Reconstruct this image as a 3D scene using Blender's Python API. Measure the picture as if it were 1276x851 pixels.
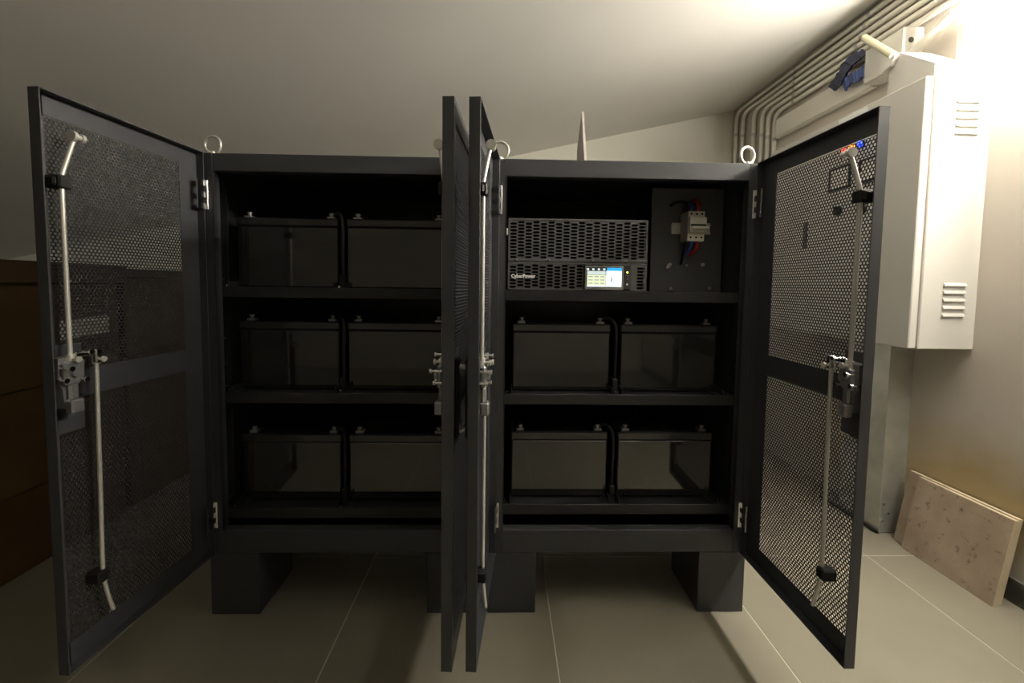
import bpy, math, random
import numpy as np
from mathutils import Vector, Matrix
random.seed(7)
scene = bpy.context.scene
COL = scene.collection
for o in list(bpy.data.objects): bpy.data.objects.remove(o)

# ------------------------------------------------------------------ camera
FPX = 513.25
cam_d = bpy.data.cameras.new('camera'); cam = bpy.data.objects.new('camera', cam_d); COL.objects.link(cam)
cam_d.sensor_fit = 'HORIZONTAL'; cam_d.sensor_width = 36.0
cam_d.lens = 36.0*FPX/1276.0
cam_d.shift_y = (385.58-425.5)/1276.0
cam_d.clip_start = 0.02; cam_d.clip_end = 60
PI_, YA_, RO_ = (math.radians(a) for a in (3.351, 1.3106, 0.7291))
fw = Vector((math.sin(YA_)*math.cos(PI_), math.cos(YA_)*math.cos(PI_), -math.sin(PI_)))
rt = Vector((math.cos(YA_), -math.sin(YA_), 0)); up = rt.cross(fw)
r2 = math.cos(RO_)*rt+math.sin(RO_)*up; u2 = -math.sin(RO_)*rt+math.cos(RO_)*up
mw = Matrix((r2, u2, -fw)).transposed().to_4x4(); mw.translation = Vector((0.877, -1.2184, 1.0139))
cam.matrix_world = mw
scene.camera = cam

# ------------------------------------------------------------------ world, exposure
w = bpy.data.worlds.new('world'); scene.world = w; w.use_nodes = True
w.node_tree.nodes['Background'].inputs[0].default_value = (0.5, 0.48, 0.45, 1)
w.node_tree.nodes['Background'].inputs[1].default_value = 0.02
scene.view_settings.view_transform = 'Standard'; scene.view_settings.look = 'None'
scene.view_settings.gamma = 1.0; scene.view_settings.use_curve_mapping = False
scene.view_settings.exposure = 0.0
TUBE_LIGHT = 205.0            # radiance of the fluorescent tubes (the only lamp of the room)

# ------------------------------------------------------------------ materials
MATS = {}
def mat(name, col, rough=0.5, metal=0.0, spec=0.5, noise=0.0, nscale=20.0, bump=0.0, bscale=200.0, emit=None, estr=0.0, coat=0.0):
    m = bpy.data.materials.new(name); m.use_nodes = True
    nt = m.node_tree; b = nt.nodes['Principled BSDF']
    b.inputs['Base Color'].default_value = (*col, 1); b.inputs['Roughness'].default_value = rough
    b.inputs['Metallic'].default_value = metal; b.inputs['Specular IOR Level'].default_value = spec
    b.inputs['Coat Weight'].default_value = coat
    tc = None
    if noise or bump: tc = nt.nodes.new('ShaderNodeTexCoord')
    if noise:
        n = nt.nodes.new('ShaderNodeTexNoise'); n.inputs['Scale'].default_value = nscale; n.inputs['Detail'].default_value = 5
        nt.links.new(tc.outputs['Object'], n.inputs['Vector'])
        r = nt.nodes.new('ShaderNodeValToRGB'); e = r.color_ramp.elements
        e[0].position = 0.3; e[1].position = 0.7
        e[0].color = (*[c*(1-noise) for c in col], 1); e[1].color = (*[min(1, c*(1+noise)) for c in col], 1)
        nt.links.new(n.outputs['Fac'], r.inputs['Fac']); nt.links.new(r.outputs['Color'], b.inputs['Base Color'])
    if bump:
        n2 = nt.nodes.new('ShaderNodeTexNoise'); n2.inputs['Scale'].default_value = bscale; n2.inputs['Detail'].default_value = 3
        nt.links.new(tc.outputs['Object'], n2.inputs['Vector'])
        bp = nt.nodes.new('ShaderNodeBump'); bp.inputs['Strength'].default_value = bump; bp.inputs['Distance'].default_value = 0.002
        nt.links.new(n2.outputs['Fac'], bp.inputs['Height']); nt.links.new(bp.outputs['Normal'], b.inputs['Normal'])
    if emit:
        b.inputs['Emission Color'].default_value = (*emit, 1); b.inputs['Emission Strength'].default_value = estr
    MATS[name] = m
    return m
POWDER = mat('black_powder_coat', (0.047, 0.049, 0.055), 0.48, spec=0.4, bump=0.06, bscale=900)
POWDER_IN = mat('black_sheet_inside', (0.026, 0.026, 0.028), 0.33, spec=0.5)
SHELF_M = mat('shelf_black_coat', (0.022, 0.022, 0.024), 0.42, spec=0.35)
PLATE_M = mat('dark_grey_plate', (0.13, 0.132, 0.138), 0.45, spec=0.4)
BATT = mat('battery_gloss_black', (0.018, 0.018, 0.018), 0.06, spec=1.0, bump=0.012, bscale=9)
BATT_LID = mat('battery_lid_black', (0.022, 0.022, 0.023), 0.14, spec=0.9)
ZINC = mat('zinc_plated_steel', (0.80, 0.78, 0.72), 0.38, metal=0.55)
CHROME = mat('chrome', (0.82, 0.82, 0.84), 0.16, metal=1.0)
DULLCHROME = mat('dull_cast_zinc', (0.36, 0.36, 0.37), 0.34, metal=0.7)
RUBBER = mat('black_plastic', (0.010, 0.010, 0.010), 0.5, spec=0.3)
UPSM = mat('ups_black_plastic', (0.092, 0.092, 0.094), 0.42, spec=0.4)
UPS_IN = mat('ups_inner_dark', (0.006, 0.006, 0.006), 0.7, spec=0.1)
WHITE_PRINT = mat('white_print', (0.85, 0.85, 0.83), 0.5)
ENCL = mat('enclosure_offwhite_paint', (0.57, 0.555, 0.51), 0.38, spec=0.4, bump=0.03, bscale=300)
PVC = mat('pvc_white', (0.84, 0.81, 0.72), 0.42)
PVC_Y = mat('pvc_yellowed', (0.74, 0.70, 0.50), 0.4)
GALV = mat('galvanised_sheet', (0.62, 0.63, 0.60), 0.27, metal=0.6, noise=0.18, nscale=9)
BREAKER = mat('breaker_white_plastic', (0.85, 0.82, 0.72), 0.4)
BREAKER_G = mat('breaker_grey_side', (0.45, 0.42, 0.37), 0.45)
BLUEW = mat('blue_wire', (0.04, 0.10, 0.42), 0.4)
REDW = mat('red_wire', (0.62, 0.03, 0.035), 0.4)
NAVY = mat('navy_plastic_film', (0.022, 0.028, 0.062), 0.35, noise=0.3, nscale=30)
BLUEB = mat('blue_plastic_film', (0.035, 0.06, 0.19), 0.3, noise=0.4, nscale=40)
CARD = mat('brown_cardboard', (0.095, 0.054, 0.020), 0.8, spec=0.15, noise=0.12, nscale=6, bump=0.05, bscale=120)
CARD_D = mat('dark_brown_cardboard', (0.07, 0.045, 0.024), 0.8, spec=0.15, noise=0.15, nscale=6)
PAPER = mat('paper_label', (0.72, 0.70, 0.64), 0.7, spec=0.2)
TAPE = mat('parcel_tape', (0.15, 0.09, 0.04), 0.25)
SKIRT = mat('dark_grey_skirting_tile', (0.085, 0.082, 0.072), 0.4, noise=0.15, nscale=25)
GROUT = mat('light_grout', (0.60, 0.57, 0.47), 0.8, spec=0.2)
TILE = mat('grey_beige_porcelain', (0.245, 0.226, 0.174), 0.33, spec=0.42, noise=0.06, nscale=4, bump=0.02, bscale=300)
BOARD = mat('grey_white_board', (0.55, 0.50, 0.47), 0.7)
BOARD_E = mat('board_edge', (0.62, 0.58, 0.52), 0.8)
LAMP_BODY = mat('lamp_white_enamel', (0.80, 0.78, 0.72), 0.35)
TUBE = mat('lit_fluorescent_tube', (0.9, 0.9, 0.9), 0.4, emit=(1.0, 0.94, 0.83), estr=TUBE_LIGHT)
DARKHOLE = mat('dark_hole', (0.02, 0.018, 0.016), 0.8)

def wall_mat(name, col, stain=False):
    m = bpy.data.materials.new(name); m.use_nodes = True; nt = m.node_tree; b = nt.nodes['Principled BSDF']
    b.inputs['Roughness'].default_value = 0.75; b.inputs['Specular IOR Level'].default_value = 0.25
    g = nt.nodes.new('ShaderNodeNewGeometry')
    n = nt.nodes.new('ShaderNodeTexNoise'); n.inputs['Scale'].default_value = 1.7; n.inputs['Detail'].default_value = 6
    nt.links.new(g.outputs['Position'], n.inputs['Vector'])
    r = nt.nodes.new('ShaderNodeValToRGB'); e = r.color_ramp.elements
    e[0].position = 0.35; e[1].position = 0.65
    e[0].color = (*[c*0.965 for c in col], 1); e[1].color = (*col, 1)
    nt.links.new(n.outputs['Fac'], r.inputs['Fac'])
    out = r.outputs['Color']
    if stain:   # damp, ochre dirt on the plaster just above where the stone slabs lean
        vm = nt.nodes.new('ShaderNodeVectorMath'); vm.operation = 'SUBTRACT'; vm.inputs[1].default_value = (2.56, 0.16, 0.30)
        nt.links.new(g.outputs['Position'], vm.inputs[0])
        n3 = nt.nodes.new('ShaderNodeTexNoise'); n3.inputs['Scale'].default_value = 5; n3.inputs['Detail'].default_value = 6
        nt.links.new(g.outputs['Position'], n3.inputs['Vector'])
        sc = nt.nodes.new('ShaderNodeVectorMath'); sc.operation = 'MULTIPLY'; sc.inputs[1].default_value = (1, 1.0, 3.6)
        nt.links.new(vm.outputs[0], sc.inputs[0])
        ln = nt.nodes.new('ShaderNodeVectorMath'); ln.operation = 'LENGTH'; nt.links.new(sc.outputs[0], ln.inputs[0])
        ad = nt.nodes.new('ShaderNodeMath'); ad.operation = 'MULTIPLY_ADD'; ad.inputs[1].default_value = 1.1
        nt.links.new(n3.outputs['Fac'], ad.inputs[0]); nt.links.new(ln.outputs['Value'], ad.inputs[2])
        mr = nt.nodes.new('ShaderNodeMapRange'); mr.inputs['From Min'].default_value = 0.7; mr.inputs['From Max'].default_value = 1.5
        mr.inputs['To Min'].default_value = 0.9; mr.inputs['To Max'].default_value = 0.0
        nt.links.new(ad.outputs[0], mr.inputs['Value'])
        mx = nt.nodes.new('ShaderNodeMixRGB'); mx.inputs['Color2'].default_value = (0.44, 0.34, 0.17, 1)
        nt.links.new(mr.outputs[0], mx.inputs['Fac']); nt.links.new(out, mx.inputs['Color1']); out = mx.outputs['Color']
    nt.links.new(out, b.inputs['Base Color'])
    n2 = nt.nodes.new('ShaderNodeTexNoise'); n2.inputs['Scale'].default_value = 60; n2.inputs['Detail'].default_value = 4
    nt.links.new(g.outputs['Position'], n2.inputs['Vector'])
    bp = nt.nodes.new('ShaderNodeBump'); bp.inputs['Strength'].default_value = 0.05; bp.inputs['Distance'].default_value = 0.004
    nt.links.new(n2.outputs['Fac'], bp.inputs['Height']); nt.links.new(bp.outputs['Normal'], b.inputs['Normal'])
    return m
WALL = wall_mat('warm_white_wall_paint', (0.90, 0.88, 0.79))
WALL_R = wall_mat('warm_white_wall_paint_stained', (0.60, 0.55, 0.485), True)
WALL_F = wall_mat('grey_beige_wall_paint', (0.45, 0.425, 0.37))
CEIL = wall_mat('ceiling_paint', (0.88, 0.865, 0.815))

def stone_mat():
    m = bpy.data.materials.new('pitted_limestone'); m.use_nodes = True; nt = m.node_tree; b = nt.nodes['Principled BSDF']
    b.inputs['Roughness'].default_value = 0.55
    tc = nt.nodes.new('ShaderNodeTexCoord')
    n = nt.nodes.new('ShaderNodeTexNoise'); n.inputs['Scale'].default_value = 9; n.inputs['Detail'].default_value = 7
    nt.links.new(tc.outputs['Object'], n.inputs['Vector'])
    r = nt.nodes.new('ShaderNodeValToRGB'); e = r.color_ramp.elements
    e[0].position = 0.3; e[0].color = (0.34, 0.255, 0.185, 1); e[1].position = 0.72; e[1].color = (0.46, 0.37, 0.285, 1)
    nt.links.new(n.outputs['Fac'], r.inputs['Fac'])
    n2 = nt.nodes.new('ShaderNodeTexNoise'); n2.inputs['Scale'].default_value = 30; n2.inputs['Detail'].default_value = 8; n2.inputs['Roughness'].default_value = 0.7
    nt.links.new(tc.outputs['Object'], n2.inputs['Vector'])
    r2_ = nt.nodes.new('ShaderNodeValToRGB'); e = r2_.color_ramp.elements
    e[0].position = 0.36; e[0].color = (0.25, 0.23, 0.2, 1); e[1].position = 0.43; e[1].color = (1, 1, 1, 1)
    nt.links.new(n2.outputs['Fac'], r2_.inputs['Fac'])
    mx = nt.nodes.new('ShaderNodeMixRGB'); mx.blend_type = 'MULTIPLY'; mx.inputs['Fac'].default_value = 0.7
    nt.links.new(r.outputs['Color'], mx.inputs['Color1']); nt.links.new(r2_.outputs['Color'], mx.inputs['Color2'])
    nt.links.new(mx.outputs['Color'], b.inputs['Base Color'])
    return m
STONE = stone_mat()
STONE_E = mat('limestone_sawn_edge', (0.62, 0.53, 0.38), 0.6, noise=0.1)

# ------------------------------------------------------------------ mesh helpers
class MB:
    def __init__(s): s.v = []; s.f = []; s.m = []; s.sm = []
    def add(s, vs, fs, mi=0, smooth=False):
        b = len(s.v); s.v += [tuple(p) for p in vs]
        for f in fs: s.f.append([b+i for i in f]); s.m.append(mi); s.sm.append(smooth)
        return s
    def box(s, x0, x1, y0, y1, z0, z1, c=0.0, mi=0):
        if x0 > x1: x0, x1 = x1, x0
        if y0 > y1: y0, y1 = y1, y0
        if z0 > z1: z0, z1 = z1, z0
        c = min(c, 0.45*min(x1-x0, y1-y0, z1-z0))
        if c <= 0:
            vs = [(x, y, z) for z in (z0, z1) for y in (y0, y1) for x in (x0, x1)]
            return s.add(vs, [(0,2,3,1),(4,5,7,6),(0,1,5,4),(2,6,7,3),(0,4,6,2),(1,3,7,5)], mi)
        X, Y, Z = (x0, x1), (y0, y1), (z0, z1); vs = []; idx = {}
        for i in (0,1):
            for j in (0,1):
                for k in (0,1):
                    sx, sy, sz = (c, -c)[i], (c, -c)[j], (c, -c)[k]
                    idx[i,j,k,0] = len(vs); vs.append((X[i], Y[j]+sy, Z[k]+sz))
                    idx[i,j,k,1] = len(vs); vs.append((X[i]+sx, Y[j], Z[k]+sz))
                    idx[i,j,k,2] = len(vs); vs.append((X[i]+sx, Y[j]+sy, Z[k]))
        fs = []
        cc = Vector(((x0+x1)/2, (y0+y1)/2, (z0+z1)/2))
        def face(l):
            p = [Vector(vs[q]) for q in l]; n = (p[1]-p[0]).cross(p[2]-p[0]); m_ = sum(p, Vector())/len(p)
            fs.append(l if n.dot(m_-cc) > 0 else l[::-1])
        for i in (0,1):
            face([idx[i,0,0,0], idx[i,1,0,0], idx[i,1,1,0], idx[i,0,1,0]])
            face([idx[0,i,0,1], idx[1,i,0,1], idx[1,i,1,1], idx[0,i,1,1]])
            face([idx[0,0,i,2], idx[1,0,i,2], idx[1,1,i,2], idx[0,1,i,2]])
        for a in (0,1):
            for b in (0,1):
                face([idx[a,b,0,0], idx[a,b,0,1], idx[a,b,1,1], idx[a,b,1,0]])
                face([idx[a,0,b,0], idx[a,0,b,2], idx[a,1,b,2], idx[a,1,b,0]])
                face([idx[0,a,b,1], idx[0,a,b,2], idx[1,a,b,2], idx[1,a,b,1]])
                for k in (0,1): face([idx[a,b,k,0], idx[a,b,k,1], idx[a,b,k,2]])
        return s.add(vs, fs, mi)
    def tube(s, path, r, n=10, mi=0, cap=True):
        P = [Vector(p) for p in path]; R = r if isinstance(r, (list, tuple)) else [r]*len(P)
        vs = []; fs = []; prev = None
        for i, p in enumerate(P):
            t = (P[min(i+1, len(P)-1)]-P[max(i-1, 0)]).normalized()
            if prev is None:
                a = Vector((0,0,1)) if abs(t.z) < 0.9 else Vector((1,0,0)); u = t.cross(a).normalized()
            else: u = (prev - t*prev.dot(t)).normalized()
            prev = u; v = t.cross(u)
            for k in range(n):
                th = 2*math.pi*k/n; vs.append(p+R[i]*(math.cos(th)*u+math.sin(th)*v))
        for i in range(len(P)-1):
            for k in range(n): fs.append((i*n+k, i*n+(k+1)%n, (i+1)*n+(k+1)%n, (i+1)*n+k))
        s.add(vs, fs, mi, True)
        if cap:
            s.add(vs[:n], [tuple(range(n))[::-1]], mi); s.add(vs[-n:], [tuple(range(n))], mi)
        return s
    def torus(s, c, R, r, axis=(0,1,0), n=28, m=10, mi=0):
        a = Vector(axis).normalized(); u = a.cross(Vector((0,0,1)) if abs(a.z) < 0.9 else Vector((1,0,0))).normalized(); v = a.cross(u); c = Vector(c)
        vs = []; fs = []
        for i in range(n):
            d = math.cos(2*math.pi*i/n)*u+math.sin(2*math.pi*i/n)*v
            for j in range(m):
                th = 2*math.pi*j/m; vs.append(c+d*(R+r*math.cos(th))+a*r*math.sin(th))
        for i in range(n):
            for j in range(m): fs.append((i*m+j, i*m+(j+1)%m, ((i+1)%n)*m+(j+1)%m, ((i+1)%n)*m+j))
        return s.add(vs, fs, mi, True)
    def prism(s, poly, vec, mi=0, mis=None):
        v = Vector(vec); P = [Vector(p) for p in poly]; n = len(P)
        nn = Vector()
        for i in range(n): nn += P[i].cross(P[(i+1)%n])
        if nn.dot(v) > 0: P = P[::-1]
        vs = P+[p+v for p in P]
        s.add(vs, [tuple(range(n)), tuple(range(n, 2*n))[::-1]], mi)
        return s.add(vs, [((i+1)%n, i, i+n, (i+1)%n+n) for i in range(n)], mi if mis is None else mis)
    def build(s, name, mats, parent=None, off=(0,0,0), loc=(0,0,0), label=None):
        me = bpy.data.meshes.new(name)
        ox, oy, oz = off
        me.from_pydata([(x-ox, y-oy, z-oz) for x, y, z in s.v], [], s.f)
        for m in (mats if isinstance(mats, (list, tuple)) else [mats]): me.materials.append(m)
        me.polygons.foreach_set('material_index', s.m); me.polygons.foreach_set('use_smooth', s.sm); me.update()
        o = bpy.data.objects.new(name, me); COL.objects.link(o); o.parent = parent; o.location = loc
        if label: o['label'] = label
        return o
def link(name, me, parent=None, loc=(0,0,0), label=None):
    o = bpy.data.objects.new(name, me); COL.objects.link(o); o.parent = parent; o.location = loc
    if label: o['label'] = label
    return o
def tag(o, label, cat, group=None):
    o['label'] = label; o['category'] = cat
    if group: o['group'] = group
    return o
def thing(name, label, cat, loc=(0,0,0), group=None):
    o = bpy.data.objects.new(name, None); o.empty_display_size = 0.05; COL.objects.link(o); o.location = loc
    return tag(o, label, cat, group)
def struct(o, label):
    o['kind'] = 'structure'; o['label'] = label; return o
def arc(p0, c, p1, n=7):          # quadratic bend
    p0, c, p1 = Vector(p0), Vector(c), Vector(p1)
    return [(1-t)**2*p0+2*t*(1-t)*c+t*t*p1 for t in [i/n for i in range(n+1)]]
def spline(pts, n=6):
    P = [Vector(p) for p in pts]; out = []
    for i in range(len(P)-1):
        a, b, c, d = P[max(i-1,0)], P[i], P[i+1], P[min(i+2, len(P)-1)]
        for k in range(n):
            t = k/n; out.append(0.5*((2*b)+(c-a)*t+(2*a-5*b+4*c-d)*t*t+(3*b-a-3*c+d)*t**3))
    return out+[P[-1]]
def text_mesh(body, size, ext=0.0004, offset=0.0):
    cu = bpy.data.curves.new('text', 'FONT'); cu.body = body; cu.size = size; cu.extrude = ext; cu.offset = offset
    o = bpy.data.objects.new('text_tmp', cu); COL.objects.link(o)
    dg = bpy.context.evaluated_depsgraph_get(); me = bpy.data.meshes.new_from_object(o.evaluated_get(dg))
    bpy.data.objects.remove(o); return me

# ------------------------------------------------------------------ the room
XW, XL, YB, YF = 2.56, -3.2, 1.848, -3.5
def zc(x): return 2.313-0.2205*(XW-x)
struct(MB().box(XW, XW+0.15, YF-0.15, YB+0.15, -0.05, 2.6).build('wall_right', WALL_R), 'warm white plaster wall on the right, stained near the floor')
struct(MB().box(XL-0.15, XW, YB, YB+0.15, -0.05, 2.6).build('wall_back', WALL), 'warm white gable wall behind the black cabinets')
struct(MB().box(XL-0.15, XL, YF-0.15, YB, -0.05, 2.6).build('wall_left', WALL_F), 'low knee wall at the left under the slope')
struct(MB().box(XL, XW, YF-0.15, YF, -0.05, 2.6).build('wall_front', WALL_F), 'grey-beige wall behind the camera')
struct(MB().prism([(XL-0.1, YF-0.1, zc(XL-0.1)), (XW+0.05, YF-0.1, zc(XW+0.05)), (XW+0.05, YF-0.1, zc(XW+0.05)+0.12), (XL-0.1, YF-0.1, zc(XL-0.1)+0.12)], (0, YB-YF+0.2, 0)).build('ceiling', CEIL), 'sloping off-white attic ceiling falling to the left')
floor = struct(MB().box(XL, XW, YF, YB, -0.06, -0.0012).build('floor', GROUT), 'floor of large grey-beige porcelain tiles with pale joints')
TP = 0.622; GJ = 0.0016
gx = [1.035+TP*k for k in range(-8, 4)]; gy = [0.268+TP*k for k in range(-10, 5)]
tmesh = {}
for i in range(len(gx)-1):
    for j in range(len(gy)-1):
        x0, x1 = max(gx[i], XL)+GJ, min(gx[i+1], XW)-GJ; y0, y1 = max(gy[j], YF)+GJ, min(gy[j+1], YB)-GJ
        if x1-x0 < 0.02 or y1-y0 < 0.02: continue
        key = (round(x1-x0, 4), round(y1-y0, 4))
        if key not in tmesh:
            t = MB().box(0, x1-x0, 0, y1-y0, -0.008, 0, 0.0008).build('tile', TILE, floor, loc=(x0, y0, 0)); tmesh[key] = t.data
        else: link('tile', tmesh[key], floor, (x0, y0, 0))
# dark tile skirting along the right wall, in pieces, and along the back wall
bb = struct(MB().box(XW-0.003, XW, YF, 0.405, 0, 0.078).build('baseboard_right', GROUT), 'dark grey tile skirting along the right wall')
y = 0.405; pm = None
while y > YF+0.05:
    y0 = max(y-TP, YF)
    o = MB().box(XW-0.011, XW, y0+0.0012, y-0.0012, 0.001, 0.08, 0.001).build('tile', SKIRT, bb); y = y0
bb2 = struct(MB().box(XL, XW, YB-0.003, YB, 0, 0.078).build('baseboard_back', GROUT), 'dark grey tile skirting along the back wall')
x = XW
while x > XL+0.05:
    x0 = max(x-TP, XL)
    MB().box(x0+0.0012, x-0.0012, YB-0.011, YB, 0.001, 0.08, 0.001).build('tile', SKIRT, bb2); x = x0

# ------------------------------------------------------------------ twin tube lamp on the right wall
def tube_lamp(y0, y1, label):
    L = (XW, (y0+y1)/2, 1.895)
    lamp = thing('tube_lamp', label, 'lamp', L)
    MB().box(2.534, XW-0.0005, y0, y1, 1.868, 1.922, 0.004).build('housing', LAMP_BODY, lamp, L)
    for z in (1.845, 1.950):
        MB().tube([(2.516, y0+0.03, z), (2.516, y1-0.03, z)], 0.0135, 14).build('fluorescent_tube', TUBE, lamp, L)
    for ya, yb_ in ((y0-0.004, y0+0.03), (y1-0.03, y1+0.004)):
        MB().box(2.500, 2.5342, ya, yb_, 1.825, 1.970, 0.006).build('end_cap', LAMP_BODY, lamp, L)
tube_lamp(-0.95, 0.285, 'lit twin-tube fluorescent batten high on the right wall')

# ------------------------------------------------------------------ cabinets
H, ZB, CW, T = 1.3806, 0.1955, 0.80, 0.023
CD = 0.62
X3 = CW+0.0421; X4 = X3+CW
P = 0.0083; RP = P*math.sqrt(3)/2; HR = 0.0034
DW = 0.3918
U0, U1 = 0.060, 0.374
ZR = ((0.245, 0.768), (0.822, 1.340))
NU, NZ0, NZ1 = 0.322, 0.695, 0.880            # solid patch behind the lock
PERF_M = mat('black_powder_coat_sheet', (0.040, 0.041, 0.046), 0.7, spec=0.1)
def perforated(s):
    cs = []
    for z0, z1 in ZR:
        nr = int((z1-z0-P)/RP)+1
        for r in range(nr):
            z = z0+P/2+r*RP; u = U0+P/2+(P/2 if r % 2 else 0)
            while u < U1-P/2+0.001:
                if not (u > NU-0.001 and NZ0-0.001 < z < NZ1+0.001): cs.append((u, z))
                u += P
    cs = np.array(cs); n = len(cs)
    th = np.radians(30+60*np.arange(6)); R = P/math.sqrt(3)
    out = np.stack([np.cos(th), np.sin(th)], 1)*R; inn = np.stack([np.cos(th), np.sin(th)], 1)*HR
    ring = np.concatenate([out, inn, out, inn]); nn = np.array([0.0003]*12+[0.0012]*12)
    V = np.zeros((n, 24, 3)); V[:,:,0] = s*(cs[:,None,0]+ring[None,:,0]); V[:,:,2] = cs[:,None,1]+ring[None,:,1]; V[:,:,1] = nn
    F = []
    for k in range(6):
        q = (k+1) % 6
        F += [(k, q, 6+q, 6+k), (12+q, 12+k, 18+k, 18+q), (6+k, 6+q, 18+q, 18+k)]
    F = np.array(F)
    if s < 0: F = F[:, ::-1]
    A = (F[None]+24*np.arange(n)[:,None,None]).reshape(-1, 4)
    me = bpy.data.meshes.new('perforated_sheet')
    me.vertices.add(n*24); me.vertices.foreach_set('co', V.reshape(-1))
    me.loops.add(A.size); me.loops.foreach_set('vertex_index', A.reshape(-1).astype(np.int32))
    me.polygons.add(len(A)); me.polygons.foreach_set('loop_start', np.arange(0, A.size, 4, dtype=np.int32))
    me.update(calc_edges=True); me.validate(); me.materials.append(PERF_M)
    return me
PERF = {1: perforated(1), -1: perforated(-1)}

def door(parent, hinge_x, off, s, ang, label):
    """door leaf built closed: x = s*u from the hinge, y = n inwards, z up; then swung open"""
    def bx(m, u0, u1, n0, n1, z0, z1, c=0.0): return m.box(s*u0, s*u1, n0, n1, z0, z1, c)
    d = MB()
    e = P/2
    bx(d, 0.003, U0+e*0.6, 0, 0.0016, ZB, H); bx(d, U1-e*0.9, DW, 0, 0.0016, ZB, H)
    bx(d, U0, U1, 0, 0.0016, ZB, ZR[0][0]+e*0.4); bx(d, U0, U1, 0, 0.0016, ZR[0][1]-e*0.9, ZR[1][0]+e*0.4); bx(d, U0, U1, 0, 0.0016, ZR[1][1]-e*0.9, H)
    bx(d, NU, U1, 0, 0.0016, NZ0, NZ1)
    # folded return edges
    bx(d, DW-0.0025, DW, 0, T, ZB, H, 0.0006); bx(d, 0.003, 0.0055, 0, T, ZB, H, 0.0006)
    bx(d, 0.003, DW, 0, T, H-0.0025, H, 0.0006); bx(d, 0.003, DW, 0, T, ZB, ZB+0.0025, 0.0006)
    D = d.build('door', POWDER, parent, loc=(hinge_x-off[0], -off[1], -off[2]), label=label)
    D.rotation_euler = (0, 0, -s*math.radians(ang))
    link('perforated_sheet', PERF[s], D)
    q = lambda u, n, z: (s*u, n, z)
    # locking rods
    N = 0.025
    up_ = [q(0.363, N, 0.845), q(0.363, N, 1.0), q(0.363, N, 1.20), q(0.3625, N, 1.218), q(0.357, N+0.003, 1.245), q(0.346, N+0.012, 1.300)]
    MB().tube(spline(up_, 4), 0.0044, 10).build('locking_rod', ZINC, D, label='upper locking rod with bent end')
    lo = [q(0.314, N, 0.852), q(0.317, N, 0.6), q(0.320, N, 0.40), q(0.319, N, 0.355), q(0.314, N+0.003, 0.31), q(0.307, N+0.006, 0.272)]
    MB().tube(spline(lo, 4), 0.0042, 10).build('locking_rod', ZINC, D, label='lower locking rod with bent tip')
    m = MB().tube([q(0.331, N+0.014, 1.302), q(0.337, N+0.014, 1.302)], 0.0085, 14).tube([q(0.337, N+0.014, 1.302), q(0.347, N+0.014, 1.302)], 0.0055, 12).tube([q(0.347, N+0.014, 1.302), q(0.354, N+0.014, 1.302)], 0.0105, 14)
    m.tube([q(0.3308, N+0.014, 1.302), q(0.3306, N+0.014, 1.302)], 0.0036, 12, mi=1)
    m.build('rod_roller', [ZINC, DARKHOLE], D)
    for (u, z) in ((0.363, 1.208), (0.326, 0.363)):
        m = MB(); bx(m, u-0.012, u+0.012, 0.0018, N+0.010, z-0.013, z+0.013, 0.003); bx(m, u+0.008 if z > 1 else u-0.014, u+0.017 if z > 1 else u-0.006, 0.0018, N+0.004, z-0.009, z+0.009, 0.003)
        m.build('rod_guide', RUBBER, D)
    # cast lock with gear housing
    m = MB()
    pl_ = [(0.336, 0.846), (0.352, 0.858), (0.384, 0.856), (0.386, 0.806), (0.378, 0.792), (0.376, 0.752), (0.352, 0.750), (0.350, 0.796), (0.338, 0.812)]
    m.prism([q(u, 0.002, z) for u, z in pl_], (0, 0.022, 0))
    bx(m, 0.352, 0.382, 0.024, 0.036, 0.800, 0.848, 0.004); bx(m, 0.355, 0.373, 0.024, 0.034, 0.768, 0.802, 0.004)
    m.tube([q(0.364, 0.036, 0.826), q(0.364, 0.043, 0.826)], 0.010, 14)
    m.build('lock_body', DULLCHROME, D, label='cast grey rod lock')
    m = MB(); bx(m, 0.353, 0.377, 0.024, 0.042, 0.742, 0.770, 0.003); m.build('lock_block', DULLCHROME, D)
    for (u, z) in ((0.314, 0.846), (0.363, 0.854)):
        m = MB().tube([q(u, N, z-0.013), q(u, N, z+0.008)], 0.0072, 10)
        m.tube([q(u, N, z-0.002), q(u, N+0.016, z-0.002)], 0.003, 8).tube([q(u, N+0.016, z-0.002), q(u, N+0.020, z-0.002)], 0.0062, 8)
        m.build('rod_clamp', ZINC, D)
    for (u, z, n1) in ((0.341, 0.864, 0.044), (0.350, 0.808, 0.042), (0.380, 0.836, 0.046), (0.384, 0.812, 0.038)):
        MB().tube([q(u, 0.018, z), q(u, n1, z)], 0.0026, 8).tube([q(u, n1, z), q(u, n1+0.004, z)], 0.0052, 8).build('clamp_screw', CHROME, D)
    m = MB(); bx(m, 0.314, 0.356, 0.024, 0.029, 0.854, 0.866, 0.002); bx(m, 0.309, 0.321, 0.024, 0.034, 0.836, 0.866, 0.002); m.build('lock_arm', CHROME, D)
    # swing handle on the outer face
    m = MB(); bx(m, 0.340, 0.372, -0.008, 0.0, 0.690, 0.860, 0.003); m.build('handle_plate', RUBBER, D)
    MB().tube(spline([q(0.356, -0.008, 0.842), q(0.356, -0.024, 0.835), q(0.356, -0.027, 0.80), q(0.356, -0.027, 0.74), q(0.356, -0.022, 0.712), q(0.356, -0.008, 0.704)], 5), 0.006, 10).build('handle_lever', DULLCHROME, D)
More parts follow.
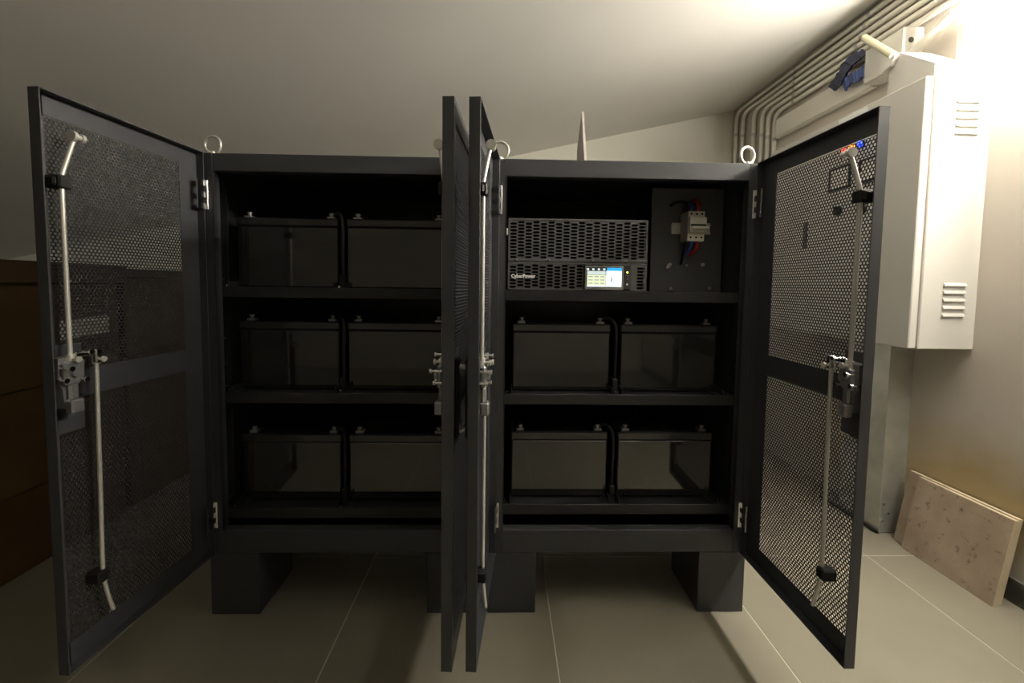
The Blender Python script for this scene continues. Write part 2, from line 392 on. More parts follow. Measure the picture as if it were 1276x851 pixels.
    # hinges
    for z0, z1 in ((1.220, 1.302), (0.277, 0.356)):
        m = MB(); k = (z1-z0)/5
        bx(m, 0.0195, 0.030, T-0.002, T+0.0025, z0, z1); bx(m, -0.003, 0.0195, T, T+0.002, z0, z0+k); bx(m, -0.003, 0.0195, T, T+0.002, z0+2*k, z0+3*k); bx(m, -0.003, 0.0195, T, T+0.002, z0+4*k, z1)
        m.tube([q(0.0, T+0.004, z0), q(0.0, T+0.004, z1)], 0.0045, 10)
        m.build('hinge', CHROME, D, label='chrome butt hinge')
    return D

def cabinet(ox, shelves, name_side, doors):
    C = (ox, 0.0, 0.0)
    label = 'black steel battery cabinet with three battery shelves, on the left' if name_side == 'left' else 'black steel battery cabinet on the right holding a rack unit and breaker'
    cab = thing('battery_cabinet', label, 'cabinet', C)
    a, b = ox, ox+CW
    g = 0.0015
    MB().box(a, a+0.002, 0.002, CD, ZB, H).build('side_panel', POWDER, cab, C)
    MB().box(b-0.002, b, 0.002, CD, ZB, H).build('side_panel', POWDER, cab, C)
    MB().box(a+0.002, b-0.002, 0.002, CD, H-0.002, H).build('top_panel', POWDER, cab, C)
    MB().box(a+0.002, b-0.002, 0.002, CD, ZB, ZB+0.002).build('bottom_panel', POWDER, cab, C)
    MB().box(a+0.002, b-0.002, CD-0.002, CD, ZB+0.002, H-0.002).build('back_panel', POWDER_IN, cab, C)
    PW = 0.042
    for xx in (a, b-PW):
        MB().box(xx, xx+PW, 0, 0.030, ZB, H, 0.0012).build('frame_post', POWDER, cab, C)
    MB().box(a+PW, b-PW, 0, 0.030, H-0.050, H, 0.0012).build('frame_rail', POWDER, cab, C)
    MB().box(a+PW, b-PW, 0, 0.030, ZB, 0.266, 0.0012).build('frame_rail', POWDER, cab, C)
    # rolled inner lip of the opening
    for xx in (a+PW, b-PW-0.002):
        MB().box(xx, xx+0.002, -0.001, 0.012, 0.266, H-0.05).build('frame_lip', SHELF_M, cab, C)
    # perforated rack uprights and their screws
    for xx, sx in ((a+0.003, 1), (b-0.003, -1)):
        MB().box(xx, xx+sx*0.028, 0.075, 0.079, 0.27, 1.32).box(xx, xx+sx*0.003, 0.079, 0.12, 0.27, 1.32).build('rack_upright', SHELF_M, cab, C)
        for z in (0.31, 0.335, 0.645, 0.668, 0.690, 0.76, 0.84, 0.975, 1.02):
            MB().tube([(xx+sx*0.016, 0.0745, z), (xx+sx*0.016, 0.070, z)], 0.0042, 8).build('screw', CHROME, cab, C)
    for z in shelves:
        m = MB().box(a+0.034, b-0.034, 0.030, CD-0.03, z-0.006, z-0.004).box(a+0.034, b-0.034, 0.028, 0.031, z-0.032, z, 0.001)
        sh = m.build('shelf', SHELF_M, cab, C)
        if name_side == 'left' or z < 0.9:
            for cx in ((0.0525, 0.3695), (0.3885, 0.7055)) if name_side == 'left' else ((0.0645, 0.3815), (0.4085, 0.7255)):
                for xx, sx in ((a+cx[0], 1), (a+cx[1], -1)):
                    MB().prism([(xx, 0.036, z-0.004), (xx+sx*0.026, 0.036, z-0.004), (xx+sx*0.026, 0.036, z-0.001), (xx+sx*0.003, 0.036, z-0.001), (xx+sx*0.003, 0.036, z+0.016), (xx, 0.036, z+0.016)], (0, 0.40, 0)).build('support_rail', SHELF_M, sh, C)
                    MB().tube([(xx-sx*0.010, 0.050, z-0.004), (xx-sx*0.010, 0.050, z+0.006)], 0.0065, 6).build('bolt', CHROME, sh, C)
    for xx in (a+0.001, b-0.146):
        for y0 in (0.001, CD-0.20):
            MB().box(xx, xx+0.145, y0, y0+0.20, 0, ZB-0.001, 0.0015).build('foot', POWDER, cab, C)
    for xx, rz in ((a+0.022, 0.12), (b-0.032 if name_side == 'right' else b-0.03, -0.25)):
        ax = (math.sin(rz), math.cos(rz), 0)
        m = MB().torus((xx, 0.034, H+0.033), 0.0250, 0.0043, ax).tube([(xx, 0.034, H), (xx, 0.034, H+0.010)], 0.011, 16).tube([(xx, 0.034, H+0.004), (xx, 0.034, H+0.014)], 0.006, 12)
        m.build('eye_bolt', ZINC, cab, C)
    for hx, s, ang, lab in doors: door(cab, hx, C, s, ang, lab)
    return cab, C
SH_L = (1.0, 0.680, 0.320); SH_R = (1.0, 0.681, 0.332)
cabL, CL = cabinet(0.0, SH_L, 'left', [(0.0, 1, 94.8, 'perforated door open on the far left'), (CW, -1, 86.76, 'perforated door open, left one of the middle pair')])
cabR, CR = cabinet(X3, SH_R, 'right', [(X3, 1, 95.1, 'perforated door open, right one of the middle pair'), (X4, -1, 90.53, 'perforated door open in front of the white wall cabinet')])
# mounting plate for the breaker, with rail and fixings
pl = MB().box(1.385, X4-0.008, 0.200, 0.203, 0.998, 1.352, 0.001).build('mounting_plate', PLATE_M, cabR, CR)
DX0 = 1.452
m = MB().box(DX0, 1.585, 0.192, 0.200, 1.198, 1.232, 0.001).box(DX0, 1.585, 0.189, 0.1925, 1.196, 1.204).box(DX0, 1.585, 0.189, 0.1925, 1.226, 1.234)
m.build('mounting_rail', ZINC, pl, CR)
for x_, z_, r_ in ((1.51, 1.090, 0.004), (1.567, 1.093, 0.006), (1.457, 1.010, 0.006), (1.592, 1.012, 0.006)):
    MB().tube([(x_, 0.200, z_), (x_, 0.193, z_)], r_, 8).build('screw', ZINC, pl, CR)
MB().prism([(1.436, 0.19, 1.081), (1.446, 0.19, 1.079), (1.457, 0.19, 1.093), (1.452, 0.19, 1.099), (1.442, 0.19, 1.094)], (0, 0.010, 0)).build('cable_clip', ENCL, pl, CR)

# ------------------------------------------------------------------ batteries
def battery_meshes(wid):
    h, dp = 0.213, 0.172
    m = MB().box(0, wid, 0, dp, -0.0008, h-0.026, 0.004); case = m
    lid = MB().box(-0.0015, wid+0.0015, -0.0015, dp+0.0015, h-0.026, h, 0.004)
    return case, lid
BM = {}
def battery(x0, x1, yf, z, label):
    wid = round(x1-x0, 4)
    t = thing('battery', label, 'battery', (x0, yf, z), 'black batteries on the cabinet shelves')
    if wid not in BM:
        c, l = battery_meshes(wid); objs = [c.build('case', BATT, t), l.build('lid', BATT_LID, t)]
        for xx in (0.028, wid-0.028):
            objs.append(MB().box(xx-0.012, xx+0.012, 0.012, 0.040, 0.213, 0.220, 0.001).tube([(xx, 0.022, 0.220), (xx, 0.022, 0.231)], 0.0055, 8).tube([(xx, 0.022, 0.226), (xx, 0.022, 0.231)], 0.0085, 6).build('terminal', DULLCHROME, t))
        BM[wid] = objs
    else:
        for o in BM[wid]: link(o.name.split('.')[0], o.data, t)
    return t
names3 = {0: 'top', 1: 'middle', 2: 'bottom'}
pairs = []
for k, z in enumerate(SH_L):
    for x0, x1, sd in ((0.056, 0.366, 'left'), (0.392, 0.702, 'right')):
        battery(x0, x1, 0.080, z, f'glossy black battery, {sd} one on the {names3[k]} shelf of the left cabinet')
    pairs.append((0.379, 0.084, z, f'black tube put in as the dark gap, with connector, between the batteries on the left cabinet {names3[k]} shelf'))
for k, z in enumerate(SH_R[1:]):
    nm = ('shelf right below the rack unit', 'bottom shelf of the right cabinet')[k]
    for x0, x1, sd in ((X3+0.068, X3+0.378, 'left'), (X3+0.412, X3+0.722, 'right')):
        battery(x0, x1, 0.078, z, f'glossy black battery, {sd} one on the {nm}')
    pairs.append((X3+0.395, 0.082, z, f'black tube put in as the dark gap, with connector, between the batteries on the {nm}'))
for x_, y_, z_, lab in pairs:
    c = thing('battery_gap_filler', lab, 'cable', (x_, y_, z_), 'dark gap fillers between battery pairs')
    MB().tube(spline([(-0.040, 0.022, 0.226), (-0.018, 0.012, 0.230), (0.0, -0.004, 0.205), (0.001, -0.006, 0.12), (0.0, -0.004, 0.035)], 6), 0.0055, 8).build('gap_tube', RUBBER, c)  # black tube added to stand for the dark gap between the two batteries
    MB().box(-0.0085, 0.0085, -0.016, 0.010, -0.0035, 0.040, 0.002).build('connector', RUBBER, c)

# ------------------------------------------------------------------ rack-mounted power unit
UX0, UX1, UZ0, UZ1, UY = 0.892, 1.316, 1.001, 1.216, 0.034
UC = (UX0, UY, UZ0)
ups = thing('power_unit', 'black rack power unit with slotted front and lit touch screen', 'power supply', UC)
MB().box(UX0+0.004, UX1-0.004, UY+0.014, 0.56, UZ0, UZ1-0.002, 0.002).build('chassis', UPS_IN, ups, UC)
def slotted(m, x0, x1, z0, z1, cols, rows, y0, y1, phase=0):
    cw = (x1-x0)/cols; rh = (z1-z0)/(rows+0.5)
    for c in range(cols):
        xa = x0+c*cw; zo = z0+(rh*0.5 if (c+phase) % 2 else 0)
        gap = (z0 if zo > z0 else z1-rh*0.5, zo if zo > z0 else z1)
        m.box(xa, xa+cw, y0, y1, gap[0], gap[1])
        for r in range(rows):
            za, zb_ = zo+r*rh, zo+(r+1)*rh; zm = (za+zb_)/2; hh = rh*0.36; hw = cw*0.47; xm = xa+cw/2
            o = [(xa, zm), (xa, za), (xa+cw, za), (xa+cw, zm), (xa+cw, zb_), (xa, zb_)]
            i = [(xm-hw, zm), (xm-hw*0.68, zm-hh), (xm+hw*0.68, zm-hh), (xm+hw, zm), (xm+hw*0.68, zm+hh), (xm-hw*0.68, zm+hh)]
            vs = [(a_, y0, b_) for a_, b_ in o]+[(a_, y0, b_) for a_, b_ in i]+[(a_, y1, b_) for a_, b_ in i]
            fs = []
            for k in range(6):
                q = (k+1) % 6; fs += [(k, q, 6+q, 6+k), (6+k, 6+q, 12+q, 12+k)]
            m.add(vs, fs)
zm = 1.086
m = MB()
m.box(UX0, UX1, UY, UY+0.014, UZ1-0.006, UZ1, 0.001).box(UX0, UX1, UY, UY+0.014, zm+0.001, zm+0.009, 0.001).box(UX0, UX0+0.004, UY, UY+0.014, zm+0.009, UZ1-0.006).box(UX1-0.006, UX1, UY, UY+0.014, zm+0.009, UZ1-0.006)
slotted(m, UX0+0.004, UX1-0.006, zm+0.009, UZ1-0.006, 18, 11, UY+0.001, UY+0.007)
m.build('upper_grille', UPSM, ups, UC)
for xx in (0.918, 1.018, 1.150, 1.252):
    MB().tube([(xx, UY, zm+0.006), (xx, UY-0.002, zm+0.006)], 0.003, 8).build('screw', CHROME, ups, UC)
m = MB(); SX = 1.122
m.box(UX0, UX1, UY, UY+0.014, zm-0.006, zm-0.001, 0.001).box(UX0, UX1, UY, UY+0.014, UZ0, UZ0+0.004, 0.001).box(UX0, UX0+0.004, UY, UY+0.014, UZ0+0.004, zm-0.006).box(UX1-0.006, UX1, UY, UY+0.014, UZ0+0.004, zm-0.006).box(1.268, 1.284, UY+0.0005, UY+0.008, UZ0+0.004, zm-0.006)
slotted(m, UX0+0.004, SX, UZ0+0.004, zm-0.006, 10, 7, UY+0.001, UY+0.007); slotted(m, 1.284, UX1-0.006, UZ0+0.004, zm-0.006, 1, 7, UY+0.001, UY+0.007)
m.build('lower_grille', UPSM, ups, UC)
dsp = MB().box(SX+0.001, 1.268, UY-0.005, UY+0.012, UZ0+0.003, zm-0.005, 0.003).build('display_panel', mat('display_bezel', (0.055, 0.055, 0.057), 0.25), ups, UC, label='display panel with touch screen')
def em(n, c, s_): return mat(n, (0.02, 0.02, 0.02), 0.3, emit=c, estr=s_)
SB = em('screen_pale', (0.72, 0.86, 0.80), 0.95); SBL = em('screen_blue', (0.03, 0.42, 0.95), 1.2); SY = em('screen_yellow', (0.88, 0.95, 0.62), 1.0); SW_ = em('screen_white', (0.92, 1.0, 0.98), 1.4); SG = em('screen_grey', (0.45, 0.52, 0.50), 0.7); SK = em('screen_dark', (0.05, 0.06, 0.07), 0.4)
y = UY-0.0052
sx0, sx1, sz0, sz1 = 1.130, 1.238, 1.012, 1.072
fr = MB().box(sx0-0.004, sx1+0.005, y-0.0006, y+0.001, sz0-0.008, sz1+0.004, 0.0005).build('screen_frame', mat('silver_grey_trim', (0.30, 0.30, 0.29), 0.3), dsp, UC)
MB().box(sx0, sx1, y-0.0010, y, sz0, sz1).build('screen', SK, dsp, UC, label='lit touch screen')
hx = sx0+0.062
for nme, mt, (a, b, c, e_) in (('status_bar', SBL, (hx, sx1-0.001, sz1-0.0105, sz1-0.0015)), ('reading_panel', SB, (sx0+0.002, hx-0.004, sz1-0.022, sz1-0.0115)), ('reading_panel', SY, (sx0+0.002, hx-0.003, sz0+0.006, sz1-0.023)), ('reading_panel', SW_, (sx0+0.002, hx-0.003, sz0+0.0012, sz0+0.0055)),
                               ('reading_panel', SW_, (hx-0.002, sx1-0.001, sz1-0.0215, sz1-0.0108)), ('reading_panel', SW_, (hx-0.002, sx1-0.001, sz0+0.0012, sz1-0.0225))):
    MB().box(a, b, y-0.0013, y-0.0011, c, e_).build(nme, mt, dsp, UC)
for k in range(4): MB().box(sx0+0.001+k*0.0165, sx0+0.007+k*0.0165, y-0.0013, y-0.0011, sz1-0.0085, sz1-0.004).build('screen_icon', SW_, dsp, UC)
for k in range(3):
    for j in range(3): MB().box(sx0+0.006+k*0.018, sx0+0.019+k*0.018, y-0.0015, y-0.00135, sz0+0.010+j*0.010, sz0+0.0125+j*0.010).build('screen_text_line', SG, dsp, UC)
for a, b, c, e_ in ((hx+0.001, hx+0.0022, sz0+0.016, sz0+0.032), (hx+0.013, hx+0.017, sz0+0.016, sz0+0.030), (hx-0.001, hx+0.04, sz0+0.0125, sz0+0.0138)):
    MB().box(a, b, y-0.0015, y-0.00135, c, e_).build('screen_mark', SG, dsp, UC)
MB().tube([(1.2545, UY-0.005, 1.0575), (1.2545, UY-0.0065, 1.0575)], 0.0028, 10).build('indicator_light', em('led_yellow_green', (0.75, 0.9, 0.10), 3.0), dsp, UC, label='yellow-green indicator')
for z in (1.047, 1.037): MB().tube([(1.2525, UY-0.0056, z+0.003), (1.2565, UY-0.0056, z-0.002)], 0.0007, 6).build('key_mark', DULLCHROME, dsp, UC)
MB().tube([(1.2545, UY-0.005, 1.021), (1.2545, UY-0.0065, 1.021)], 0.0030, 10).build('power_key', WHITE_PRINT, dsp, UC)
tm = text_mesh('CyberPower', 0.0150, 0.0004, 0.0009); tm.materials.append(WHITE_PRINT)
lg = link('brand_lettering', tm, ups, (0.902-UX0, -0.0008, 1.0375-UZ0)); lg.rotation_euler = (math.pi/2, 0, 0); lg.scale = (0.93, 1, 1)
MB().box(0.8845, 0.8905, UY-0.004, UY+0.02, 1.165, 1.185, 0.001).build('rack_ear', ZINC, ups, UC)

# ------------------------------------------------------------------ breaker and wires
BX0, BX1, BY0, BY1, BZ0, BZ1 = 1.483, 1.537, 0.122, 0.191, 1.167, 1.264
BC = (BX0, BY1, BZ0)
br = thing('circuit_breaker', 'white three-pole circuit breaker on the rail beside the rack unit', 'breaker', BC)
for k in range(3):
    a = BX0+k*0.018; b = a+0.0176
    poly = [(a, BY1, BZ0), (a, BY0+0.012, BZ0), (a, BY0+0.012, BZ0+0.025), (a, BY0-0.003, BZ0+0.028), (a, BY0-0.003, BZ1-0.022), (a, BY0+0.012, BZ1-0.019), (a, BY0+0.012, BZ1), (a, BY1, BZ1)]
    MB().prism(poly, (b-a, 0, 0)).build('pole_module', BREAKER, br, BC)
    for z in (BZ0+0.012, BZ1-0.009):
        MB().tube([(a+0.009, BY0+0.0118, z), (a+0.009, BY0+0.0112, z)], 0.0035, 10).build('terminal_hole', DARKHOLE, br, BC)
MB().box(BX0-0.0015, BX0-0.0002, BY0+0.014, BY1, BZ0+0.001, BZ1-0.001).build('side_cover', BREAKER_G, br, BC)
MB().box(BX0+0.002, BX1-0.002, BY0-0.0034, BY0-0.0028, 1.214, 1.220).build('switch_slot', DARKHOLE, br, BC)
MB().box(BX0+0.004, BX1+0.004, BY0-0.014, BY0-0.003, 1.204, 1.213, 0.0015).build('switch_bar', BREAKER, br, BC)
def wire(pts, r, mt, name, label, cat='wire', g=None):
    return tag(MB().tube(spline(pts, 6), r, 8).build(name, mt), label, cat, g)
wire([(1.500, 0.150, 1.262), (1.501, 0.150, 1.282), (1.500, 0.168, 1.298), (1.500, 0.199, 1.302)], 0.0050, BLUEW, 'blue_wire', 'short blue wire leaving the top of the white breaker')
wire([(1.520, 0.150, 1.262), (1.521, 0.149, 1.285), (1.521, 0.165, 1.304), (1.521, 0.199, 1.310)], 0.0056, REDW, 'red_wire', 'short red wire leaving the top of the white breaker')
wire([(1.502, 0.150, 1.168), (1.500, 0.150, 1.150), (1.497, 0.168, 1.132), (1.496, 0.199, 1.122)], 0.0050, BLUEW, 'blue_wire', 'short blue wire below the white breaker')
wire([(1.522, 0.150, 1.168), (1.521, 0.150, 1.148), (1.519, 0.168, 1.134), (1.518, 0.199, 1.126)], 0.0056, REDW, 'red_wire', 'short red wire below the white breaker')
wire([(1.487, 0.160, 1.263), (1.484, 0.160, 1.292), (1.470, 0.170, 1.302), (1.455, 0.180, 1.298), (1.448, 0.199, 1.292)], 0.0042, RUBBER, 'black_wire', 'black wire looping from the breaker top to a plate grommet')
wire([(1.487, 0.160, 1.169), (1.484, 0.165, 1.14), (1.488, 0.185, 1.105), (1.49, 0.199, 1.095)], 0.0042, RUBBER, 'black_wire', 'black wire running down from the white breaker')
wire([(0.885, 0.34, 1.30), (1.0, 0.33, 1.326), (1.15, 0.32, 1.318), (1.26, 0.33, 1.335), (1.38, 0.36, 1.30), (1.40, 0.40, 1.24)], 0.006, RUBBER, 'control_cable', 'black cable hanging under the cabinet roof above the rack unit', 'cable')

# ------------------------------------------------------------------ wall-mounted electrical enclosure
EX0, EX1, EY0, EY1, EZ0, EZ1 = 2.322, XW-0.0008, 0.205, 1.02, 0.805, 1.752
EC = (XW, (EY0+EY1)/2, EZ0)
enc = thing('wall_enclosure', 'off-white louvred electrical enclosure hung on the right wall', 'enclosure', EC)
MB().box(EX0+0.034, EX1, EY0, EY1, EZ0, EZ1, 0.003).build('housing', ENCL, enc, EC)
ed = MB().box(EX0, EX0+0.028, EY0+0.002, EY1-0.002, EZ0+0.002, EZ1-0.002, 0.003).build('door', ENCL, enc, EC)
MB().box(EX0+0.028, EX0+0.034, EY0+0.008, EY1-0.008, EZ0+0.008, EZ1-0.008).build('gasket', mat('pinkish_gasket', (0.45, 0.36, 0.34), 0.7), enc, EC)
for zb_ in (1.553, 0.922):
    for k in range(5):
        z = zb_+k*0.0268
        xa, xb = 2.432, 2.512
        MB().prism([(xa, EY0-0.0002, z), (xa, EY0-0.0070, z+0.001), (xa, EY0-0.0066, z+0.005), (xa, EY0-0.0002, z+0.013)], (xb-xa, 0, 0)).box(xa+0.003, xb-0.003, EY0-0.0004, EY0-0.0001, z-0.0035, z).build('louvre', ENCL, enc, EC)
def lampp(y_, z_, c, n): 
    m = MB().tube([(EX0, y_, z_), (EX0-0.004, y_, z_)], 0.015, 16).build('lamp_bezel', RUBBER, ed, EC)
    MB().tube([(EX0-0.004, y_, z_), (EX0-0.012, y_, z_), (EX0-0.015, y_, z_)], [0.0125, 0.0115, 0.006], 16).build('pilot_light', em(n, c, 4.0), ed, EC, label=n.replace('_', ' '))
lampp(0.528, 1.598, (1.0, 0.03, 0.02), 'lit_red_pilot_light'); lampp(0.492, 1.600, (1.0, 0.28, 0.01), 'lit_orange_pilot_light'); lampp(0.452, 1.602, (0.02, 0.06, 1.0), 'lit_blue_pilot_light')
for ya, yb_, z0, z1 in ((0.495, 0.605, 1.442, 1.540), (0.352, 0.452, 1.442, 1.536)):
    mf = MB()
    for a, b, c, e_ in ((ya, yb_, z0, z0+0.007), (ya, yb_, z1-0.007, z1), (ya, ya+0.007, z0+0.007, z1-0.007), (yb_-0.007, yb_, z0+0.007, z1-0.007)): mf.box(EX0-0.008, EX0, a, b, c, e_)
    mm = mf.build('meter_frame', RUBBER, ed, EC)
    MB().box(EX0-0.004, EX0-0.0002, ya+0.007, yb_-0.007, z0+0.007, z1-0.007).build('meter_face', PAPER, ed, EC)
for y_, z_ in ((0.548, 1.352), (0.428, 1.338)):
    MB().tube([(EX0, y_, z_), (EX0-0.010, y_, z_)], 0.020, 16).box(EX0-0.024, EX0-0.010, y_-0.005, y_+0.005, z_-0.018, z_+0.018, 0.002).build('selector_switch', RUBBER, ed, EC)
MB().box(EX0-0.012, EX0, 0.722, 0.744, 1.21, 1.33, 0.004).build('door_handle', mat('dark_handle', (0.10, 0.09, 0.09), 0.4), ed, EC)
MB().box(EX0-0.0025, EX0, 0.432, 0.575, 1.722, 1.744, 0.0006).build('nameplate', WHITE_PRINT, ed, EC)
# white cable-entry hood standing on it
hood = MB().prism([(2.352, 0.210, EZ1), (2.352, 0.210, 1.795), (2.352, 0.345, 1.903), (2.352, 0.385, 1.870), (2.352, 0.385, EZ1)], (0.115, 0, 0)).build('cable_hood', ENCL, None, (2.41, 0.3, EZ1), (2.41, 0.3, EZ1))
tag(hood, 'white sheet-metal hood with sloping top on the wall enclosure', 'cable hood')
fl = MB().prism([(2.353, 0.345, 1.900), (2.353, 0.400, 1.868), (2.353, 0.392, 1.852), (2.353, 0.362, 1.862), (2.353, 0.343, 1.888)], (-0.020, 0, 0)).build('flap', ENCL, hood, (2.41, 0.3, EZ1))

# ------------------------------------------------------------------ conduits, duct, boxes on the right wall
zs = (2.272, 2.234, 2.199, 2.163, 2.128, 2.092); ys = (1.775, 1.69, 1.565, 1.475, 1.41, 1.345)
ords = ('topmost', 'second', 'third', 'fourth', 'fifth', 'lowest')
for k, (z, ye) in enumerate(zip(zs, ys)):
    xx = 2.541
    C_ = (xx, ye, 0.0)
    t = thing('conduit', f'white conduit along the right wall under the ceiling, {ords[k]} of the row', 'conduit', C_, 'conduits under the ceiling')
    path = [(xx, YF+0.01, z)]+[(xx, -1.2, z)]+arc((xx, ye-0.07, z), (xx, ye, z), (xx, ye, z-0.07))+[(xx, ye, 0.01)]
    MB().tube(path, 0.0125, 10).build('pipe', PVC, t, C_)
    for yc in (-0.5, 0.10+0.013*k, 0.70+0.02*k, 1.18):
        MB().tube([(xx, yc-0.008, z), (xx, yc+0.008, z)], 0.0155, 10).build('saddle_clip', ENCL, t, C_)
    MB().tube([(xx, ye, z-0.17), (xx, ye, z-0.15)], 0.0155, 10).build('saddle_clip', ENCL, t, C_)
duct = thing('cable_duct', 'flat white cable duct on the right wall behind the enclosure', 'cable duct', (XW, 0.9, 1.925))
MB().box(2.532, XW-0.0005, 0.66, 1.315, 1.925, 2.043, 0.003).build('base', PVC, duct, (XW, 0.9, 1.925))
MB().box(2.526, 2.532, 0.662, 1.313, 1.931, 2.037, 0.002).build('cover', PVC, duct, (XW, 0.9, 1.925))
JC = (XW, 0.54, 1.92)
jb = thing('junction_box', 'open white junction box on the right wall above the enclosure', 'junction box', JC)
MB().box(2.478, XW-0.0005, 0.462, 0.640, 1.926, 2.072, 0.003).build('box', ENCL, jb, JC)
MB().tube([(2.506, 0.4622, 2.020), (2.506, 0.4612, 2.020)], 0.011, 16).build('knockout', DARKHOLE, jb, JC)
MB().box(2.474, 2.478, 0.464, 0.638, 1.928, 2.070, 0.001).build('lid', ENCL, jb, JC)
tag(MB().tube([(2.440, 0.610, 2.112), (2.418, 0.440, 1.945)], 0.0135, 16).tube([(2.4402, 0.6118, 2.1138), (2.440, 0.610, 2.112)], 0.010, 14).build('pipe_stub', PVC_Y), 'yellowed plastic pipe stub slanting down to the hood', 'pipe')
bc = thing('conduit', 'thick white conduit rising from the junction box past the lamp end', 'conduit', (2.505, 0.44, 1.965))
OFF = (2.505, 0.44, 1.965)
MB().tube([(2.505, 0.461, 1.958), (2.505, 0.263, 2.040), (2.505, -0.18, 2.222)], 0.0175, 14).build('pipe', PVC, bc, OFF)
MB().tube([(2.505, 0.320, 2.0165), (2.505, 0.300, 2.0247)], 0.0205, 14).build('clamp', ZINC, bc, OFF)
# navy and blue plastic wrap stuffed behind the junction box
def strip(pts, width, th, mt, name, parent, off):
    m = MB(); P_ = spline(pts, 5); w_ = Vector(width)
    vs = []
    for i, p in enumerate(P_):
        k = 0.85+0.3*random.random(); j = Vector((random.uniform(-1, 1), 0, random.uniform(-1, 1)))*0.003
        for a, b in ((-1, 0), (1, 0), (1, 1), (-1, 1)): vs.append(p+j+w_*a*k*0.5+Vector((-th, 0, 0))*b)
    n = len(P_); fs = [(0,1,2,3), (4*n-1, 4*n-2, 4*n-3, 4*n-4)]
    for i in range(n-1):
        for k in range(4): fs.append((4*i+k, 4*i+4+k, 4*i+4+(k+1)%4, 4*i+(k+1)%4))
    return m.add(vs, fs).build(name, mt, parent, off)
nv = thing('plastic_wrap', 'crumpled navy and blue plastic wrap hanging beside the junction box', 'plastic wrap', (2.50, 0.72, 1.98))
O_ = (2.50, 0.72, 1.98)
strip([(2.500, 0.845, 2.005), (2.498, 0.800, 2.030), (2.494, 0.750, 2.070), (2.498, 0.705, 2.086), (2.505, 0.660, 2.080)], (0.0, 0.045, 0.045), 0.010, NAVY, 'navy_sheet', nv, O_)
strip([(2.505, 0.775, 1.985), (2.500, 0.735, 2.000), (2.498, 0.695, 1.990), (2.500, 0.655, 2.000), (2.505, 0.643, 1.992)], (0.0, 0.012, 0.050), 0.010, BLUEB, 'blue_sheet', nv, O_)

# galvanised riser under the enclosure
GC = (2.51, 0.48, 0)
gt = thing('cable_riser', 'galvanised steel cable riser between the wall enclosure and floor', 'cable trunking', GC)
MB().box(2.456, XW-0.0005, 0.412, 0.600, 0.001, EZ0-0.001, 0.0015).build('channel', GALV, gt, GC)
MB().box(2.452, 2.456, 0.404, 0.606, 0.001, EZ0-0.001, 0.0008).build('cover', GALV, gt, GC)
for x_, z_ in ((2.470, 0.125), (2.492, 0.085), (2.468, 0.055)):
    MB().tube([(x_, 0.412, z_), (x_, 0.408, z_)], 0.0042, 8).build('screw', CHROME, gt, GC)
tag(MB().tube(spline([(2.436, 0.70, 0.008), (2.44, 0.55, 0.008), (2.446, 0.405, 0.008)], 4), 0.006, 8).build('floor_cable', RUBBER), 'short black cable on the floor by the galvanised riser', 'cable')

# ------------------------------------------------------------------ leaning stone slabs
def slab(x_bot, x_top, y0, y1, h, th, label):
    o = MB()
    o.box(0, th, 0, y1-y0, 0, h, 0.0012)
    fr_ = []
    ob = o.build('stone_slab', [STONE, STONE_E]); ob.location = (x_bot, y0, 0)
    for p in ob.data.polygons:
        if abs(p.normal.x) < 0.5: p.material_index = 1
    ob.rotation_euler = (0, math.atan2(x_top-x_bot, h), 0)
    ob.location.z = 0.0
    return tag(ob, label, 'stone slab', 'stone slabs leaning on the right wall')
slab(2.462, 2.512, 0.014, 0.318, 0.292, 0.020, 'pitted beige stone slab leaning on the wall, the front one')
slab(2.4835, 2.5335, 0.022, 0.372, 0.292, 0.020, 'pitted beige stone slab behind the front slab, against the wall')

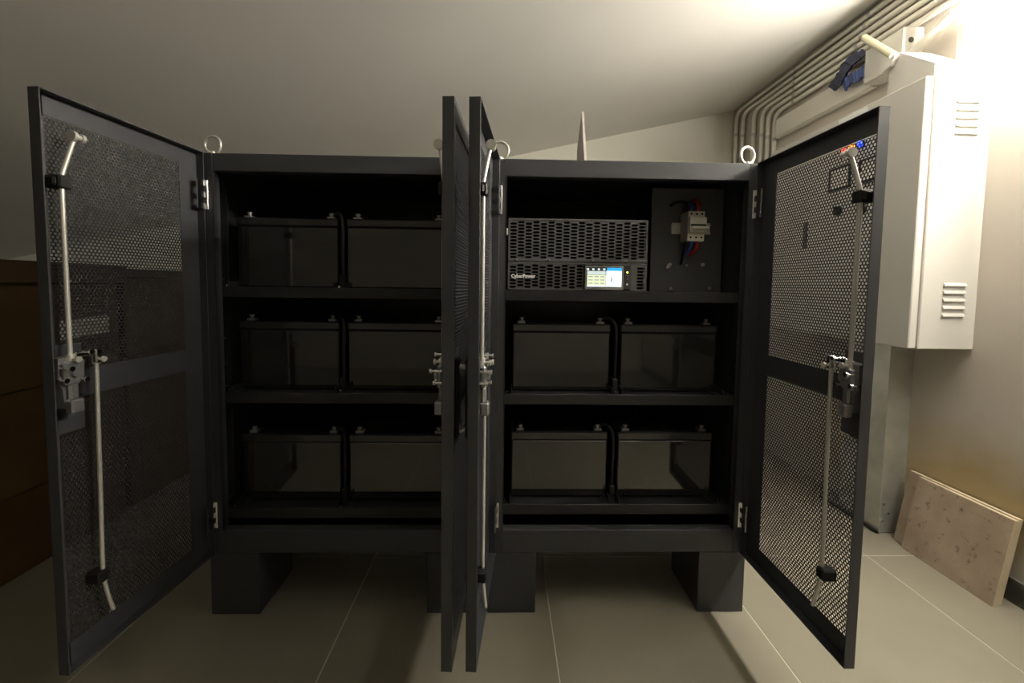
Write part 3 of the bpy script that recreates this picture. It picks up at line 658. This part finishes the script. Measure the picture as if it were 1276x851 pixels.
# ------------------------------------------------------------------ cardboard cartons at the left
def carton(x0, x1, y0, y1, z0, z1, label, mt=CARD, tape=True):
    C_ = ((x0+x1)/2, (y0+y1)/2, z0)
    t = thing('cardboard_carton', label, 'carton', C_, 'cartons stacked at the left')
    m = MB(); n = 8
    m.box(x0, x1, y0, y1, z0+0.001, z1-0.005, 0.003); m.build('body', mt, t, C_)
    xm = (x0+x1)/2
    MB().box(x0+0.001, xm-0.001, y0+0.001, y1-0.001, z1-0.005, z1-0.001).build('flap', mt, t, C_)
    MB().box(xm+0.001, x1-0.001, y0+0.001, y1-0.001, z1-0.005, z1-0.001).build('flap', mt, t, C_)
    if tape: MB().box(xm-0.025, xm+0.025, y0-0.0006, y0+0.0003, z1-0.09, z1-0.004).build('tape', TAPE, t, C_)
    return t, C_
carton(-1.26, -0.762, -0.34, 0.570, 0.0, 0.287, 'brown carton at the floor, left of the far-left door')
carton(-1.25, -0.752, -0.35, 0.575, 0.287, 0.634, 'brown carton in the middle of the stack left of the far-left door')
t, C_ = carton(-1.26, -0.760, -0.33, 0.570, 0.634, 1.000, 'brown carton with a pale shipping label, near stack at the left')
MB().prism([(-0.7602, 0.335, 0.790), (-0.7602, 0.525, 0.798), (-0.7602, 0.525, 0.870), (-0.7602, 0.335, 0.862)], (0.0008, 0, 0)).build('shipping_label', PAPER, t, C_)
carton(-1.28, -0.740, -0.36, 0.600, 1.000, 1.078, 'flat dark carton lying on the near carton stack', CARD_D, False)
carton(-1.26, -0.775, 0.612, 1.10, 0.0, 0.345, 'brown carton at the floor of the farther stack')
carton(-1.25, -0.765, 0.606, 1.09, 0.345, 0.688, 'brown carton in the middle of the farther stack')
carton(-1.26, -0.770, 0.610, 1.10, 0.688, 1.028, 'brown carton near the top of the farther stack')
carton(-1.28, -0.750, 0.604, 1.12, 1.028, 1.066, 'flat dark carton lying on the farther carton stack', CARD_D, False)

# pointed board standing behind the right cabinet
bd = MB().prism([(1.235, 0.645, 0.0), (1.235, 0.645, 1.56), (1.235, 0.745, 1.826), (1.235, 0.85, 1.68), (1.235, 0.85, 0.0)], (0.011, 0, 0)).build('plaster_board', BOARD, None, (1.235, 0.75, 0), (1.235, 0.75, 0))
tag(bd, 'narrow pointed grey-white board standing behind the right cabinet', 'board')
